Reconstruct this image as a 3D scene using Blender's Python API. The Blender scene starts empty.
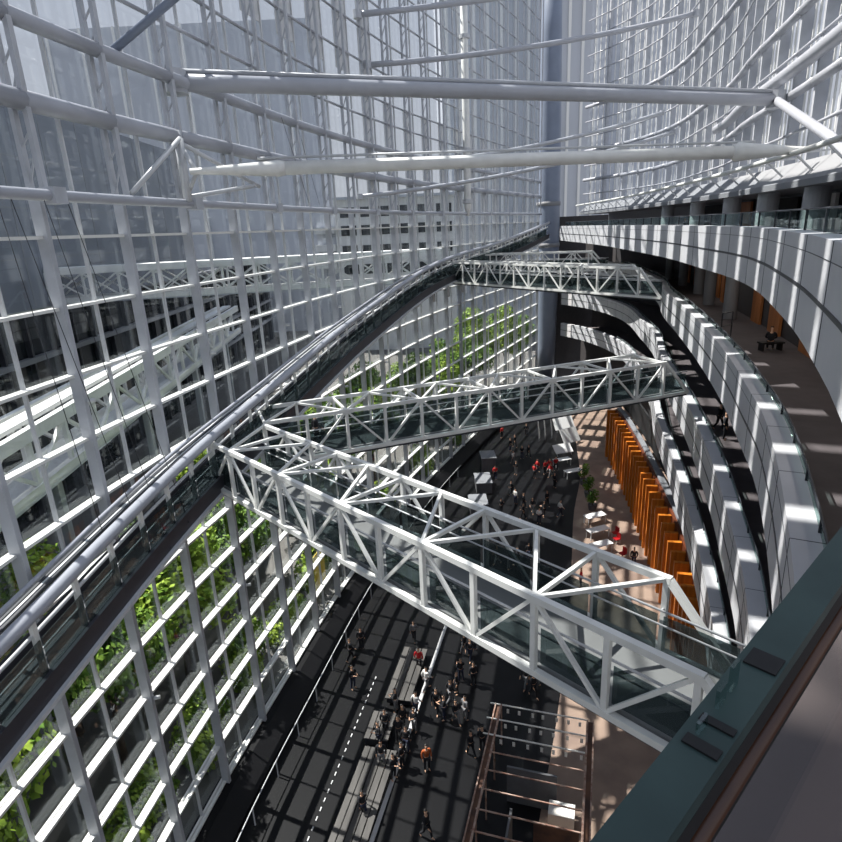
import bpy, bmesh, math, random
from mathutils import Vector, Matrix
random.seed(7)
S = bpy.context.scene
COL = S.collection

# ------------------------------------------------------------------ camera
EYE = Vector((0, 0, 25.0))
cam_data = bpy.data.cameras.new('camera')
cam = bpy.data.objects.new('camera', cam_data)
COL.objects.link(cam)
S.camera = cam
cam_data.sensor_fit = 'HORIZONTAL'
cam_data.sensor_width = 36.0
cam_data.lens = 600.0 / 842.0 * 36.0
cam_data.clip_start = 0.05
cam_data.clip_end = 1500
_dn = Vector((89.0, 1879.0, 600.0 ** 2 / 600.0)).normalized()     # gravity in camera axes (x right, y down, z forward)
_fw = (Vector((0, 0, 1)) - _dn * _dn.z).normalized()
_rt = _dn.cross(_fw)
_R = Matrix((_rt, _fw, -_dn))                                      # camera axes -> world
_right, _down, _fwd = _R @ Vector((1, 0, 0)), _R @ Vector((0, 1, 0)), _R @ Vector((0, 0, 1))
_m = Matrix((_right, -_down, -_fwd)).transposed().to_4x4()
_m.translation = EYE
cam.matrix_world = _m

# ------------------------------------------------------------------ world, sun, exposure
S.view_settings.view_transform = 'Standard'
S.view_settings.look = 'None'
S.view_settings.gamma = 1.0
S.view_settings.exposure = 0.0
S.view_settings.use_curve_mapping = False
W = bpy.data.worlds.new('world')
S.world = W
W.use_nodes = True
nt = W.node_tree
nt.nodes.clear()
_o = nt.nodes.new('ShaderNodeOutputWorld')
_b = nt.nodes.new('ShaderNodeBackground')
_tc = nt.nodes.new('ShaderNodeTexCoord')
_sep = nt.nodes.new('ShaderNodeSeparateXYZ')
_ramp = nt.nodes.new('ShaderNodeValToRGB')
_ramp.color_ramp.elements[0].position = 0.0
_ramp.color_ramp.elements[0].color = (0.74, 0.75, 0.785, 1)
_ramp.color_ramp.elements[1].position = 0.65
_ramp.color_ramp.elements[1].color = (0.57, 0.65, 0.82, 1)
nt.links.new(_tc.outputs['Generated'], _sep.inputs[0])
nt.links.new(_sep.outputs['Z'], _ramp.inputs[0])
nt.links.new(_ramp.outputs[0], _b.inputs[0])
_b.inputs[1].default_value = 0.86
nt.links.new(_b.outputs[0], _o.inputs[0])

SUN_AZ, SUN_EL = math.radians(114), math.radians(58)
sun_data = bpy.data.lights.new('sun', 'SUN')
sun_data.energy = 11.0
sun_data.angle = math.radians(0.53)
sun_data.color = (1.0, 0.95, 0.87)
sun = bpy.data.objects.new('sun', sun_data)
COL.objects.link(sun)
_sd = Vector((math.sin(SUN_AZ) * math.cos(SUN_EL), math.cos(SUN_AZ) * math.cos(SUN_EL), -math.sin(SUN_EL)))
sun.rotation_euler = _sd.to_track_quat('-Z', 'Y').to_euler()


# ------------------------------------------------------------------ materials
def lin(c):
    c = c / 255.0
    return c / 12.92 if c <= 0.04045 else ((c + 0.055) / 1.055) ** 2.4


def rgb(r, g, b):
    return (lin(r), lin(g), lin(b), 1)


def mat(name, col, rough=0.5, metal=0.0, var=0.0, scale=3.0, spec=0.5, col2=None, stretch=None):
    m = bpy.data.materials.new(name)
    m.use_nodes = True
    t = m.node_tree
    p = t.nodes['Principled BSDF']
    p.inputs['Roughness'].default_value = rough
    p.inputs['Metallic'].default_value = metal
    p.inputs['Specular IOR Level'].default_value = spec
    if var > 0 or col2:
        tc = t.nodes.new('ShaderNodeTexCoord')
        n = t.nodes.new('ShaderNodeTexNoise')
        n.inputs['Scale'].default_value = scale
        n.inputs['Detail'].default_value = 4
        src = tc.outputs['Object']
        if stretch:
            mp = t.nodes.new('ShaderNodeMapping')
            mp.inputs['Scale'].default_value = stretch
            t.links.new(src, mp.inputs[0])
            src = mp.outputs[0]
        t.links.new(src, n.inputs['Vector'])
        r = t.nodes.new('ShaderNodeValToRGB')
        c2 = col2 or tuple(min(1, c * (1 + var)) for c in col[:3]) + (1,)
        c1 = col if col2 else tuple(c * (1 - var) for c in col[:3]) + (1,)
        r.color_ramp.elements[0].color = c1
        r.color_ramp.elements[1].color = c2
        r.color_ramp.elements[0].position = 0.35
        r.color_ramp.elements[1].position = 0.65
        t.links.new(n.outputs['Fac'], r.inputs[0])
        t.links.new(r.outputs[0], p.inputs['Base Color'])
    else:
        p.inputs['Base Color'].default_value = col
    return m


def glass_mat(name, tint, fac=0.06, rough=0.02, dens=None, graze=0.14):
    """thin architectural glass: tinted transparency, a mirror reflection that grows towards grazing angles, some body colour"""
    m = bpy.data.materials.new(name)
    m.use_nodes = True
    t = m.node_tree
    t.nodes.clear()
    o = t.nodes.new('ShaderNodeOutputMaterial')
    tr = t.nodes.new('ShaderNodeBsdfTransparent')
    tr.inputs[0].default_value = tint
    gl = t.nodes.new('ShaderNodeBsdfGlossy')
    gl.inputs['Roughness'].default_value = rough
    gl.inputs[0].default_value = (0.9, 0.95, 0.97, 1)
    lw = t.nodes.new('ShaderNodeLayerWeight')
    lw.inputs[0].default_value = 0.15
    mul = t.nodes.new('ShaderNodeMath')
    mul.operation = 'MULTIPLY_ADD'
    mul.inputs[1].default_value = graze
    mul.inputs[2].default_value = fac
    t.links.new(lw.outputs['Facing'], mul.inputs[0])
    mx = t.nodes.new('ShaderNodeMixShader')
    t.links.new(mul.outputs[0], mx.inputs[0])
    t.links.new(tr.outputs[0], mx.inputs[1])
    t.links.new(gl.outputs[0], mx.inputs[2])
    last = mx
    if dens:
        df = t.nodes.new('ShaderNodeBsdfDiffuse')
        df.inputs[0].default_value = dens[1]
        m2 = t.nodes.new('ShaderNodeMixShader')
        m2.inputs[0].default_value = dens[0]
        t.links.new(mx.outputs[0], m2.inputs[1])
        t.links.new(df.outputs[0], m2.inputs[2])
        last = m2
    t.links.new(last.outputs[0], o.inputs[0])
    return m


M = {}
M['white'] = mat('white_steel', rgb(226, 226, 222), 0.42, var=0.05, scale=2)
M['frame'] = mat('grey_steel_frame', rgb(196, 198, 200), 0.4, var=0.06, scale=2)
M['rib'] = mat('silver_rib_steel', rgb(176, 179, 185), 0.38, var=0.08, scale=1.5)
M['tube'] = mat('painted_tube_steel', rgb(164, 167, 175), 0.32, var=0.05, scale=1)
M['column'] = mat('blue_grey_column', rgb(122, 132, 150), 0.35, var=0.05, scale=.6)
M['dark'] = mat('dark_steel', rgb(52, 54, 60), 0.45, var=0.1)
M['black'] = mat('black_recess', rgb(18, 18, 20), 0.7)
M['cable'] = mat('cable_steel', rgb(40, 42, 48), 0.4, metal=.3)
M['ceramic'] = mat('parapet_panel', rgb(200, 200, 203), 0.45, var=0.04, scale=.8)
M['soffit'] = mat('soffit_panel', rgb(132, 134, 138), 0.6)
M['corridor'] = mat('corridor_carpet', rgb(84, 78, 80), 0.85, var=.1, scale=1.5)
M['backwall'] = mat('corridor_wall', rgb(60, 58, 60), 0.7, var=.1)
M['woodpanel'] = mat('corridor_wood', rgb(176, 112, 62), 0.5, col2=rgb(150, 92, 50), scale=2, stretch=(1, 1, .15))
M['fin'] = mat('orange_timber', rgb(214, 128, 38), 0.45, col2=rgb(176, 92, 22), scale=1.5, stretch=(3, 3, .2))
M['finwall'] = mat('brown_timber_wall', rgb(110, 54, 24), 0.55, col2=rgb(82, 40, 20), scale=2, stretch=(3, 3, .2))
M['granite'] = mat('dark_granite', rgb(16, 16, 18), 0.45, col2=rgb(12, 12, 14), scale=.35, spec=.25)
M['tan'] = mat('tan_stone', rgb(158, 136, 120), 0.6, col2=rgb(134, 114, 102), scale=.6)
M['plinth'] = mat('black_plinth', rgb(18, 18, 20), 0.5, spec=.2)
M['line'] = mat('white_inlay', rgb(205, 205, 205), 0.5)
M['landing'] = mat('landing_stone', rgb(104, 91, 86), 0.55, col2=rgb(96, 84, 80), scale=1.2)
M['coping'] = mat('slate_green_coping', rgb(60, 78, 76), 0.5, col2=rgb(50, 66, 65), scale=6, spec=.25)
M['copedark'] = mat('dark_coping_edge', rgb(44, 44, 47), 0.4)
M['handrail'] = mat('brown_handrail', rgb(92, 62, 44), 0.3, col2=rgb(70, 44, 32), scale=4, stretch=(1, 1, 6))
M['deck'] = mat('bridge_deck', rgb(112, 114, 114), 0.5, var=.08, scale=.8)
M['rampdeck'] = mat('ramp_deck', rgb(88, 88, 92), 0.6, var=.08)
M['girder'] = mat('ramp_girder', rgb(54, 54, 60), 0.4, var=.08)
M['glass'] = glass_mat('clear_glass', (0.88, 0.90, 0.92, 1), 0.025)
M['gridglass'] = glass_mat('hazy_glass', (0.95, 0.96, 0.98, 1), 0.02, dens=(0.03, (0.75, 0.78, 0.82, 1)))
M['railglass'] = glass_mat('green_balustrade_glass', (0.72, 0.82, 0.80, 1), 0.08)
M['darkglass'] = glass_mat('grey_balustrade_glass', (0.46, 0.53, 0.54, 1), 0.03, dens=(0.25, (0.07, 0.085, 0.085, 1)))
M['ext_panel'] = mat('hall_cladding', rgb(122, 127, 137), 0.5, var=.06, scale=.15)
M['ext_dark'] = mat('hall_dark_glazing', rgb(34, 38, 42), 0.2, var=.2, scale=.2)
M['ext_white'] = mat('white_cladding', rgb(228, 228, 226), 0.6)
M['ext_grey'] = mat('pale_cladding', rgb(186, 190, 198), 0.5, var=.03, scale=.1)
M['paving'] = mat('plaza_paving', rgb(104, 102, 98), 0.8, var=.1, scale=.3)
M['leaf'] = mat('leaf_green', rgb(88, 124, 40), 0.55, col2=rgb(168, 190, 74), scale=.9, spec=.15)
M['leaf2'] = mat('leaf_dark_green', rgb(64, 98, 40), 0.55, col2=rgb(130, 160, 62), scale=.9, spec=.15)
M['bark'] = mat('bark', rgb(84, 70, 56), 0.9, var=.2)
M['yellow'] = mat('yellow_banner', rgb(226, 196, 70), 0.6)
M['rust'] = mat('rusty_steel', rgb(138, 100, 84), 0.6, col2=rgb(176, 152, 138), scale=5)
M['rustdark'] = mat('booth_panel', rgb(72, 50, 42), 0.7, col2=rgb(110, 76, 56), scale=1.5)
M['paper'] = mat('white_card', rgb(235, 232, 225), 0.6)
M['tablewhite'] = mat('white_table', rgb(238, 238, 236), 0.5)
M['red'] = mat('red_cloth', rgb(196, 30, 34), 0.6)
M['plastic_red'] = mat('red_chair_shell', rgb(176, 26, 32), 0.4)
M['bench'] = mat('bench_slats', rgb(88, 85, 82), 0.6, col2=rgb(66, 64, 62), scale=2, stretch=(1, .2, 1))
M['counter'] = mat('counter_grey', rgb(96, 97, 100), 0.5, var=.08)
M['skin'] = mat('skin', rgb(214, 170, 140), 0.5)
M['hair'] = mat('hair_black', rgb(24, 20, 18), 0.5)
for k, c in dict(dark=(30, 31, 36), navy=(36, 42, 62), grey=(120, 120, 122), white=(226, 224, 220), red=(190, 34, 38), orange=(168, 84, 40), brown=(84, 64, 52)).items():
    M['cloth_' + k] = mat('cloth_' + k, rgb(*c), 0.85)


# ------------------------------------------------------------------ mesh helpers
class MB:
    def __init__(self):
        self.v, self.f = [], []

    def add(self, vs, fs):
        b = len(self.v)
        self.v += [tuple(p) for p in vs]
        self.f += [tuple(b + i for i in f) for f in fs]
        return self

    def obox(self, c, ax, ay, az):
        """box about c with half-axis vectors"""
        c, ax, ay, az = Vector(c), Vector(ax), Vector(ay), Vector(az)
        vs = [c + sx * ax + sy * ay + sz * az for sz in (-1, 1) for sy in (-1, 1) for sx in (-1, 1)]
        return self.add(vs, [(0, 2, 3, 1), (4, 5, 7, 6), (0, 1, 5, 4), (2, 6, 7, 3), (0, 4, 6, 2), (1, 3, 7, 5)])

    def box(self, x0, x1, y0, y1, z0, z1):
        return self.obox(((x0 + x1) / 2, (y0 + y1) / 2, (z0 + z1) / 2), ((x1 - x0) / 2, 0, 0), (0, (y1 - y0) / 2, 0), (0, 0, (z1 - z0) / 2))

    def bar(self, a, b, w, h=None, up=(0, 0, 1)):
        """square bar from a to b"""
        a, b = Vector(a), Vector(b)
        h = w if h is None else h
        d = b - a
        L = d.length
        if L < 1e-6:
            return self
        d /= L
        u = Vector(up)
        s = d.cross(u)
        if s.length < 1e-3:
            s = d.cross(Vector((1, 0, 0)))
        s.normalize()
        t = s.cross(d)
        return self.obox((a + b) / 2, d * L / 2, s * w / 2, t * h / 2)

    def tube(self, pts, r, n=8, radii=None):
        pts = [Vector(p) for p in pts]
        rings = []
        k = len(pts)
        for i, p in enumerate(pts):
            d = (pts[min(i + 1, k - 1)] - pts[max(i - 1, 0)]).normalized()
            ref = Vector((0, 0, 1)) if abs(d.z) < 0.9 else Vector((1, 0, 0))
            s = d.cross(ref).normalized()
            t = s.cross(d)
            rr = radii[i] if radii else r
            rings.append([p + (s * math.cos(2 * math.pi * j / n) + t * math.sin(2 * math.pi * j / n)) * rr for j in range(n)])
        vs = [v for ring in rings for v in ring]
        fs = []
        for i in range(k - 1):
            for j in range(n):
                a, b = i * n + j, i * n + (j + 1) % n
                fs.append((a, b, b + n, a + n))
        fs.append(tuple(range(n - 1, -1, -1)))
        fs.append(tuple((k - 1) * n + j for j in range(n)))
        return self.add(vs, fs)

    def sweep(self, path, section):
        """closed section [(offset to the right of travel, height)] swept along [(x, y, z)]"""
        k, n = len(path), len(section)
        vs, fs = [], []
        for i, p in enumerate(path):
            p = Vector(p)
            a, b = Vector(path[max(i - 1, 0)]), Vector(path[min(i + 1, k - 1)])
            d = b - a
            nr = Vector((d.y, -d.x, 0)).normalized()
            vs += [p + nr * o + Vector((0, 0, h)) for o, h in section]
        for i in range(k - 1):
            for j in range(n):
                a, b = i * n + j, i * n + (j + 1) % n
                fs.append((a, a + n, b + n, b))
        fs.append(tuple(range(n)))
        fs.append(tuple((k - 1) * n + j for j in range(n - 1, -1, -1)))
        return self.add(vs, fs)

    def lathe(self, c, prof, n=24):
        vs, fs = [], []
        k = len(prof)
        for r, z in prof:
            vs += [(c[0] + r * math.cos(2 * math.pi * j / n), c[1] + r * math.sin(2 * math.pi * j / n), c[2] + z) for j in range(n)]
        for i in range(k - 1):
            for j in range(n):
                a, b = i * n + j, i * n + (j + 1) % n
                fs.append((a, b, b + n, a + n))
        fs.append(tuple(range(n - 1, -1, -1)))
        fs.append(tuple((k - 1) * n + j for j in range(n)))
        return self.add(vs, fs)

    def mesh(self, name, m, smooth=False, origin=(0, 0, 0)):
        o = Vector(origin)
        me = bpy.data.meshes.new(name)
        me.from_pydata([tuple(Vector(v) - o) for v in self.v], [], self.f)
        me.materials.append(m)
        if smooth:
            for p in me.polygons:
                p.use_smooth = True
        me.update()
        return me

    def build(self, name, m, parent=None, smooth=False, kind=None):
        """vertices are world coordinates; the object's origin goes to the foot of its parent or of itself"""
        if parent is not None:
            og = parent.location
        else:
            xs, ys, zs = zip(*self.v)
            og = Vector(((min(xs) + max(xs)) / 2, (min(ys) + max(ys)) / 2, min(zs)))
            og = Vector(og)
        root = parent
        off = Vector((0, 0, 0))
        while root is not None:
            off += root.location
            root = root.parent
        if parent is not None:
            ob = bpy.data.objects.new(name, self.mesh(name, m, smooth, off))
            ob.parent = parent
        else:
            ob = bpy.data.objects.new(name, self.mesh(name, m, smooth, og))
            ob.location = og
        COL.objects.link(ob)
        if kind:
            ob['kind'] = kind
        return ob


def tag(o, label, cat, group=None):
    o['label'], o['category'] = label, cat
    if group:
        o['group'] = group
    return o


def thing(name, label, cat, loc, group=None):
    o = bpy.data.objects.new(name, None)
    o.empty_display_size = 0.2
    o.location = loc
    COL.objects.link(o)
    return tag(o, label, cat, group)


def struct(name, mb, m, parent=None, smooth=False):
    return mb.build(name, m, parent, smooth, None if parent else 'structure')


def copy_tree(o, parent=None):
    c = o.copy()
    COL.objects.link(c)
    if parent is not None:
        c.parent = parent
    for ch in list(o.children):
        copy_tree(ch, c)
    return c


def interp(pts, y):
    """smooth curve x(y) through [(y, x)] (Catmull-Rom slopes)"""
    n = len(pts)
    if y <= pts[0][0]:
        s = (pts[1][1] - pts[0][1]) / (pts[1][0] - pts[0][0])
        return pts[0][1] + s * (y - pts[0][0])
    if y >= pts[-1][0]:
        s = (pts[-1][1] - pts[-2][1]) / (pts[-1][0] - pts[-2][0])
        return pts[-1][1] + s * (y - pts[-1][0])
    for i in range(n - 1):
        y0, x0 = pts[i]
        y1, x1 = pts[i + 1]
        if y0 <= y <= y1:
            def slope(k):
                a, b = pts[max(k - 1, 0)], pts[min(k + 1, n - 1)]
                return (b[1] - a[1]) / (b[0] - a[0])
            h = y1 - y0
            t = (y - y0) / h
            m0, m1 = slope(i) * h, slope(i + 1) * h
            return (2 * t ** 3 - 3 * t ** 2 + 1) * x0 + (t ** 3 - 2 * t ** 2 + t) * m0 + (-2 * t ** 3 + 3 * t ** 2) * x1 + (t ** 3 - t ** 2) * m1


def frange(a, b, s):
    n = max(1, int(round((b - a) / s)))
    return [a + (b - a) * i / n for i in range(n + 1)]


# plan of the hall: the tall glass wall on one side, the curved balconies on the other, meeting at the big column
GLASS = [(-10, -14.0), (0, -12.7), (10, -11.65), (19.5, -10.4), (27.2, -8.7), (39, -5.7), (53, -0.8), (70, 6.8), (85, 14.2), (97, 20.0)]
BALC = [(3, 2.7), (8.7, 6.0), (14.9, 9.1), (19, 10.7), (23.5, 12.35), (30.5, 14.6), (38, 16.8), (47, 19.3), (55, 22.0), (64, 24.0), (74, 26.0), (82, 26.3), (90, 24.9), (96, 22.4)]
TOPB = [(6.0, 4.6), (8.6, 6.0), (13.7, 8.5), (21.9, 11.9), (30.2, 14.0), (39.5, 16.0), (55, 18.3), (62.6, 19.3), (75, 20.3), (90, 21.2)]
FINC = [(24, 12.75), (31, 14.75), (37.8, 16.35), (43.6, 17.5), (48, 18.35), (52.4, 19.1), (56.2, 19.7), (60, 20.25), (62.3, 20.4)]


def gx(y):
    return interp(GLASS, y)


def path_of(pts, y0, y1, step=1.0, z=0.0, off=0.0):
    base = [(interp(pts, y), y) for y in frange(y0, y1, step)]
    out = []
    for i, (x, y) in enumerate(base):
        a, b = base[max(i - 1, 0)], base[min(i + 1, len(base) - 1)]
        d = Vector((b[0] - a[0], b[1] - a[1])).normalized()
        out.append((x + d.y * off, y - d.x * off, z))
    return out


def along(path, spacing, start=0.0):
    """points every spacing metres of a path: (point, unit direction)"""
    out, acc, nxt = [], 0.0, start
    for a, b in zip(path, path[1:]):
        a, b = Vector(a), Vector(b)
        L = (b - a).length
        while nxt <= acc + L:
            out.append((a.lerp(b, (nxt - acc) / L), (b - a) / L))
            nxt += spacing
        acc += L
    return out


# ------------------------------------------------------------------ floors
tan_edge = path_of(BALC, 3, 88, 2, 0, -6.2)
left_edge = path_of(GLASS, -8, 96, 2, 0, -0.3)
mb = MB()
k = len(left_edge)
mb.v = [(p[0], p[1], 0) for p in left_edge] + [(34, p[1], 0) for p in left_edge] + [(p[0], p[1], -.4) for p in left_edge] + [(34, p[1], -.4) for p in left_edge]
for i in range(k - 1):
    mb.f += [(i, k + i, k + i + 1, i + 1), (2 * k + i, 2 * k + i + 1, 3 * k + i + 1, 3 * k + i), (i, i + 1, 2 * k + i + 1, 2 * k + i), (k + i, 3 * k + i, 3 * k + i + 1, k + i + 1)]
mb.f += [(0, 2 * k, 3 * k, k), (k - 1, 2 * k - 1, 4 * k - 1, 3 * k - 1)]
struct('floor', mb, M['granite'])
mb = MB()
inner = path_of(BALC, 3, 88, 2, 0, 5.0)
k = len(tan_edge)
mb.v = [(p[0], p[1], 0.012) for p in tan_edge] + [(p[0], p[1], 0.012) for p in inner] + [(p[0], p[1], -.05) for p in tan_edge] + [(p[0], p[1], -.05) for p in inner]
for i in range(k - 1):
    mb.f += [(i, k + i, k + i + 1, i + 1), (2 * k + i, 2 * k + i + 1, 3 * k + i + 1, 3 * k + i), (i, i + 1, 2 * k + i + 1, 2 * k + i), (k + i, 3 * k + i, 3 * k + i + 1, k + i + 1)]
mb.f += [(0, 2 * k, 3 * k, k), (k - 1, 2 * k - 1, 4 * k - 1, 3 * k - 1)]
struct('floor_tan_border', mb, M['tan'])
mb = MB()
mb.sweep([(1.55, 35.5, 0), (0.6, 32.2, 0), (-3.0, 19.1, 0), (-4.5, 13.6, 0)], [(-.1, 0.002), (.1, 0), (.1, .03), (-.1, .03)])
struct('floor_marking', mb, M['line'])

# plinth along the glass
mb = MB()
mb.sweep(path_of(GLASS, -8, 93, 1.5, 0), [(-.35, 0), (1.5, 0), (1.5, .35), (.5, .8), (-.35, .8)])
struct('baseboard_left', mb, M['plinth'])

# ------------------------------------------------------------------ balconies (levels below the viewer, the viewer's own level on top)
LEVELS = [('c', 9.9, 7.9, 8.75), ('b', 14.8, 12.8, 13.65), ('a', 19.7, 17.7, 18.55)]


def parapet(pts, y0, y1, ztop, zbot, thick, seam=3.2):
    path = path_of(pts, y0, y1, 1.0)
    mb = MB()
    mb.sweep(path, [(0, zbot), (thick, zbot), (thick, ztop), (0, ztop)])
    o = struct('wall_parapet', mb, M['ceramic'])
    g = MB()
    zm = zbot + (ztop - zbot) * .47
    g.sweep(path, [(-.012, zm - .04), (.02, zm - .04), (.02, zm + .04), (-.012, zm + .04)])
    z2 = ztop - .32
    g.sweep(path, [(-.006, z2 - .008), (.02, z2 - .008), (.02, z2 + .008), (-.006, z2 + .008)])
    for p, d in along(path, seam, .6):
        nr = Vector((d.y, -d.x, 0))
        g.obox(p + nr * .01 + Vector((0, 0, (ztop + zbot) / 2)), d * .012, nr * .018, (0, 0, (ztop - zbot) / 2 - .005))
        g.obox(p + nr * thick / 2 + Vector((0, 0, ztop)), d * .010, nr * thick / 2, (0, 0, .004))
    g.build('groove', M['dark'], o)
    return o


for nm, zt, zb, zf in LEVELS:
    y1 = 95
    parapet(BALC, 3, y1, zt, zb, .52)
    mb = MB()
    mb.sweep(path_of(BALC, 3, y1, 2.0), [(.45, zb + .05), (9, zb + .05), (9, zf), (.45, zf)])
    struct('floor_slab', mb, M['corridor'])
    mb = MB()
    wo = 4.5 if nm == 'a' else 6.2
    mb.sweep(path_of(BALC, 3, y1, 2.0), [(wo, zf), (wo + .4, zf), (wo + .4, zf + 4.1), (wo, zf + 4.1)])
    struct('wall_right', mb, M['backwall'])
parapet(TOPB, 6.0, 90, 24.55, 22.6, .5, 3.4)
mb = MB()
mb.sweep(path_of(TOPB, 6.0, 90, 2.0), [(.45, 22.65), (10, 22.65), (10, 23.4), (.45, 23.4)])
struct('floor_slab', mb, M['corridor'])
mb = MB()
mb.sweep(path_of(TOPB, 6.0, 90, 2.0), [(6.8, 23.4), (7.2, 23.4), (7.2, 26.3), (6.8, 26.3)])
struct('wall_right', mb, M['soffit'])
# ground storey wall behind the fins
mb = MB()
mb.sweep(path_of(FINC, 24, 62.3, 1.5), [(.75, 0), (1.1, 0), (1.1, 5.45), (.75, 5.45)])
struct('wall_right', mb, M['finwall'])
mb = MB()
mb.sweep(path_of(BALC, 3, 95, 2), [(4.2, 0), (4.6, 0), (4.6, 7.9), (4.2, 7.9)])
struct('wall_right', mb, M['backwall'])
mb = MB()
mb.sweep(path_of(FINC, 24, 62.3, 1.5), [(.95, 5.46), (1.4, 5.46), (1.4, 5.62), (.95, 5.62)])
struct('trim_1', mb, M['soffit'])
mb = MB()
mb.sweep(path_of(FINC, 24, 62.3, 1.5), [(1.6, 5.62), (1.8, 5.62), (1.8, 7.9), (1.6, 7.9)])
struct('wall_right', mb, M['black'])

mb = MB()
mb.box(22.4, 44, 99.0, 99.4, 0, 25.9)
struct('wall_back', mb, M['backwall'])
# glass balustrades standing on the parapets
GB_L = {'a': 'glass balustrade on the white curved parapet one storey below the top balcony',
        'b': 'glass balustrade on the white curved parapet of the second balcony down',
        'c': 'glass balustrade on the lowest white curved parapet above the timber fins'}


def balustrade(pts, y0, y1, zt, off, hgt, label, spacing):
    p0 = path_of(pts, y0, y1, 1.0, zt, off)
    r = thing('glass_balustrade', label, 'balustrade', p0[0])
    g = MB()
    g.sweep(p0, [(-.01, .03), (.01, .03), (.01, hgt), (-.01, hgt)])
    g.build('glass_panel', M['railglass'], r)
    t = MB()
    t.tube([(x, y, z + hgt) for x, y, z in p0], .025, 6)
    t.build('handrail', M['dark'], r, True)
    for p, d in along(p0, spacing, .3)[:60]:
        q = MB()
        q.obox(p + Vector((0, 0, hgt / 2)), d * .02, Vector((d.y, -d.x, 0)) * .03, (0, 0, hgt / 2))
        q.build('post', M['dark'], r)


for nm, zt, zb, zf in LEVELS:
    balustrade(BALC, 5, 80, zt, .47, .26, GB_L[nm], 2.4)
balustrade(TOPB, 6.2, 88, 24.55, .42, .5, 'green glass balustrade along the topmost balcony at eye level', 2.6)

# round columns along the corridors
for zf, zc, yy, off in ((18.55, 22.65, (40, 47, 54, 61, 68), 3.2), (13.65, 17.75, (26, 34, 42, 52, 62), 3.8), (8.75, 12.85, (30, 40, 52, 62), 3.8)):
    for y in yy:
        x, y2, _ = path_of(BALC, y, y + .2, .2, 0, off)[0]
        struct('pillar', MB().lathe((x, y2, zf), [(.42, 0), (.42, zc - zf)], 20), M['soffit'], smooth=False)
for y in (21, 27, 33, 39, 46, 54):
    x, y2, _ = path_of(TOPB, y, y + .2, .2, 0, 3.6)[0]
    struct('pillar', MB().lathe((x, y2, 23.4), [(.5, 0), (.5, 2.7)], 20), M['frame'])

# fill lamps added to brighten the corridor under the viewer's level
for k, y in enumerate((12, 17, 22, 27, 32, 37, 43, 50)):
    x, y2, _ = path_of(BALC, y, y + .2, .2, 0, 2.6)[0]
    lt = thing('fill_light', 'added fill lamp below the corridor ceiling under the top balcony', 'lamp', (x, y2, 22.5), 'added corridor fill lamps')
    MB().box(x - .3, x + .3, y2 - .3, y2 + .3, 22.56, 22.64).build('housing', M['soffit'], lt)
    ld = bpy.data.lights.new('corridor_fill', 'AREA')
    ld.energy, ld.size, ld.color = 30, .55, (1, .93, .85)
    lo = bpy.data.objects.new('corridor_fill', ld)
    lo.location = (x, y2, 22.53)
    COL.objects.link(lo)
# timber panels on the corridor wall
plist = [(20.5, 22.5), (23.5, 26.2), (27, 30), (33.5, 35.6), (37.5, 39.3), (44.5, 46), (48, 49.5), (51, 52.5), (54, 55.5), (57, 58.5), (60, 61.5), (63.5, 65), (67, 68.5)]
for y0, y1 in plist:
    mb = MB()
    mb.sweep(path_of(BALC, y0, y1, .5), [(4.3, 18.55), (4.45, 18.55), (4.45, 22.0), (4.3, 22.0)])
    o = mb.build('wall_panel', M['woodpanel'])
    tag(o, 'orange brown timber panel on the shaded corridor wall behind the upper white parapet', 'wall panel', 'timber panels of the shaded corridor')
# door-like dark openings and pale posters at the viewer's level
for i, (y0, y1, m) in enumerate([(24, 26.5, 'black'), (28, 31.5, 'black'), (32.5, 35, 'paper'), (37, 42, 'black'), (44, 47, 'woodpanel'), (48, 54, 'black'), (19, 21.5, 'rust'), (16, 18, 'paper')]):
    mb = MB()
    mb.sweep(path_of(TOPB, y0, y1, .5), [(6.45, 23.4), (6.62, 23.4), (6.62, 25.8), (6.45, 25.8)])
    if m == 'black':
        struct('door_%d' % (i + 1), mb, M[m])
    else:
        lab = {'paper': 'pale display panel on the top corridor wall', 'woodpanel': 'timber display panel on the top corridor wall', 'rust': 'brown display panel on the top corridor wall near the camera'}[m]
        if m == 'paper':
            lab += (' between two dark openings' if y0 > 30 else ' closest to the camera')
        tag(mb.build('display_panel', M[m]), lab, 'panel')

# timber fins of the ground storey
fpath = path_of(FINC, 24, 62.3, .5)
fins = along(fpath, 1.25, .2)
for p, d in fins:
    nr = Vector((d.y, -d.x, 0))
    mb = MB()
    mb.obox(p + nr * .3 + Vector((0, 0, 2.7)), d * .13, nr * .42, (0, 0, 2.7))
    o = mb.build('timber_fin', M['fin'])
    tag(o, 'tall orange timber fin of the curved ground floor wall under the balconies', 'wall fin', 'orange timber fins in a curved row')

# ------------------------------------------------------------------ ring beam, brackets and upper glazing of the balcony side
ROOF = path_of(TOPB, 7, 90, 1.5, 0, 2.6)
mb = MB()
mb.sweep(ROOF, [(0, 25.95), (4.6, 25.95), (4.6, 26.3), (1.3, 27.1), (1.0, 27.1), (0, 26.2)])
struct('ceiling', mb, M['soffit'])
mb = MB()
mb.tube([(x, y, 27.2) for x, y, z in path_of(TOPB, 7, 90, 1.5, 0, 2.2)], .11, 8)
struct('trim_2', mb, M['white'], smooth=True)
for p, d in along(ROOF, 3.4, 1.0):
    nr = Vector((d.y, -d.x, 0))
    mb = MB()
    a, b, c = p + nr * -.35 + Vector((0, 0, 27.2)), p + nr * .9 + Vector((0, 0, 26.0)), p + nr * 1.0 + Vector((0, 0, 27.25))
    mb.bar(a, b, .07).bar(a, c, .07).bar(b, b.lerp(c, .9), .07)
    struct('trim_3', mb, M['frame'])
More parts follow.
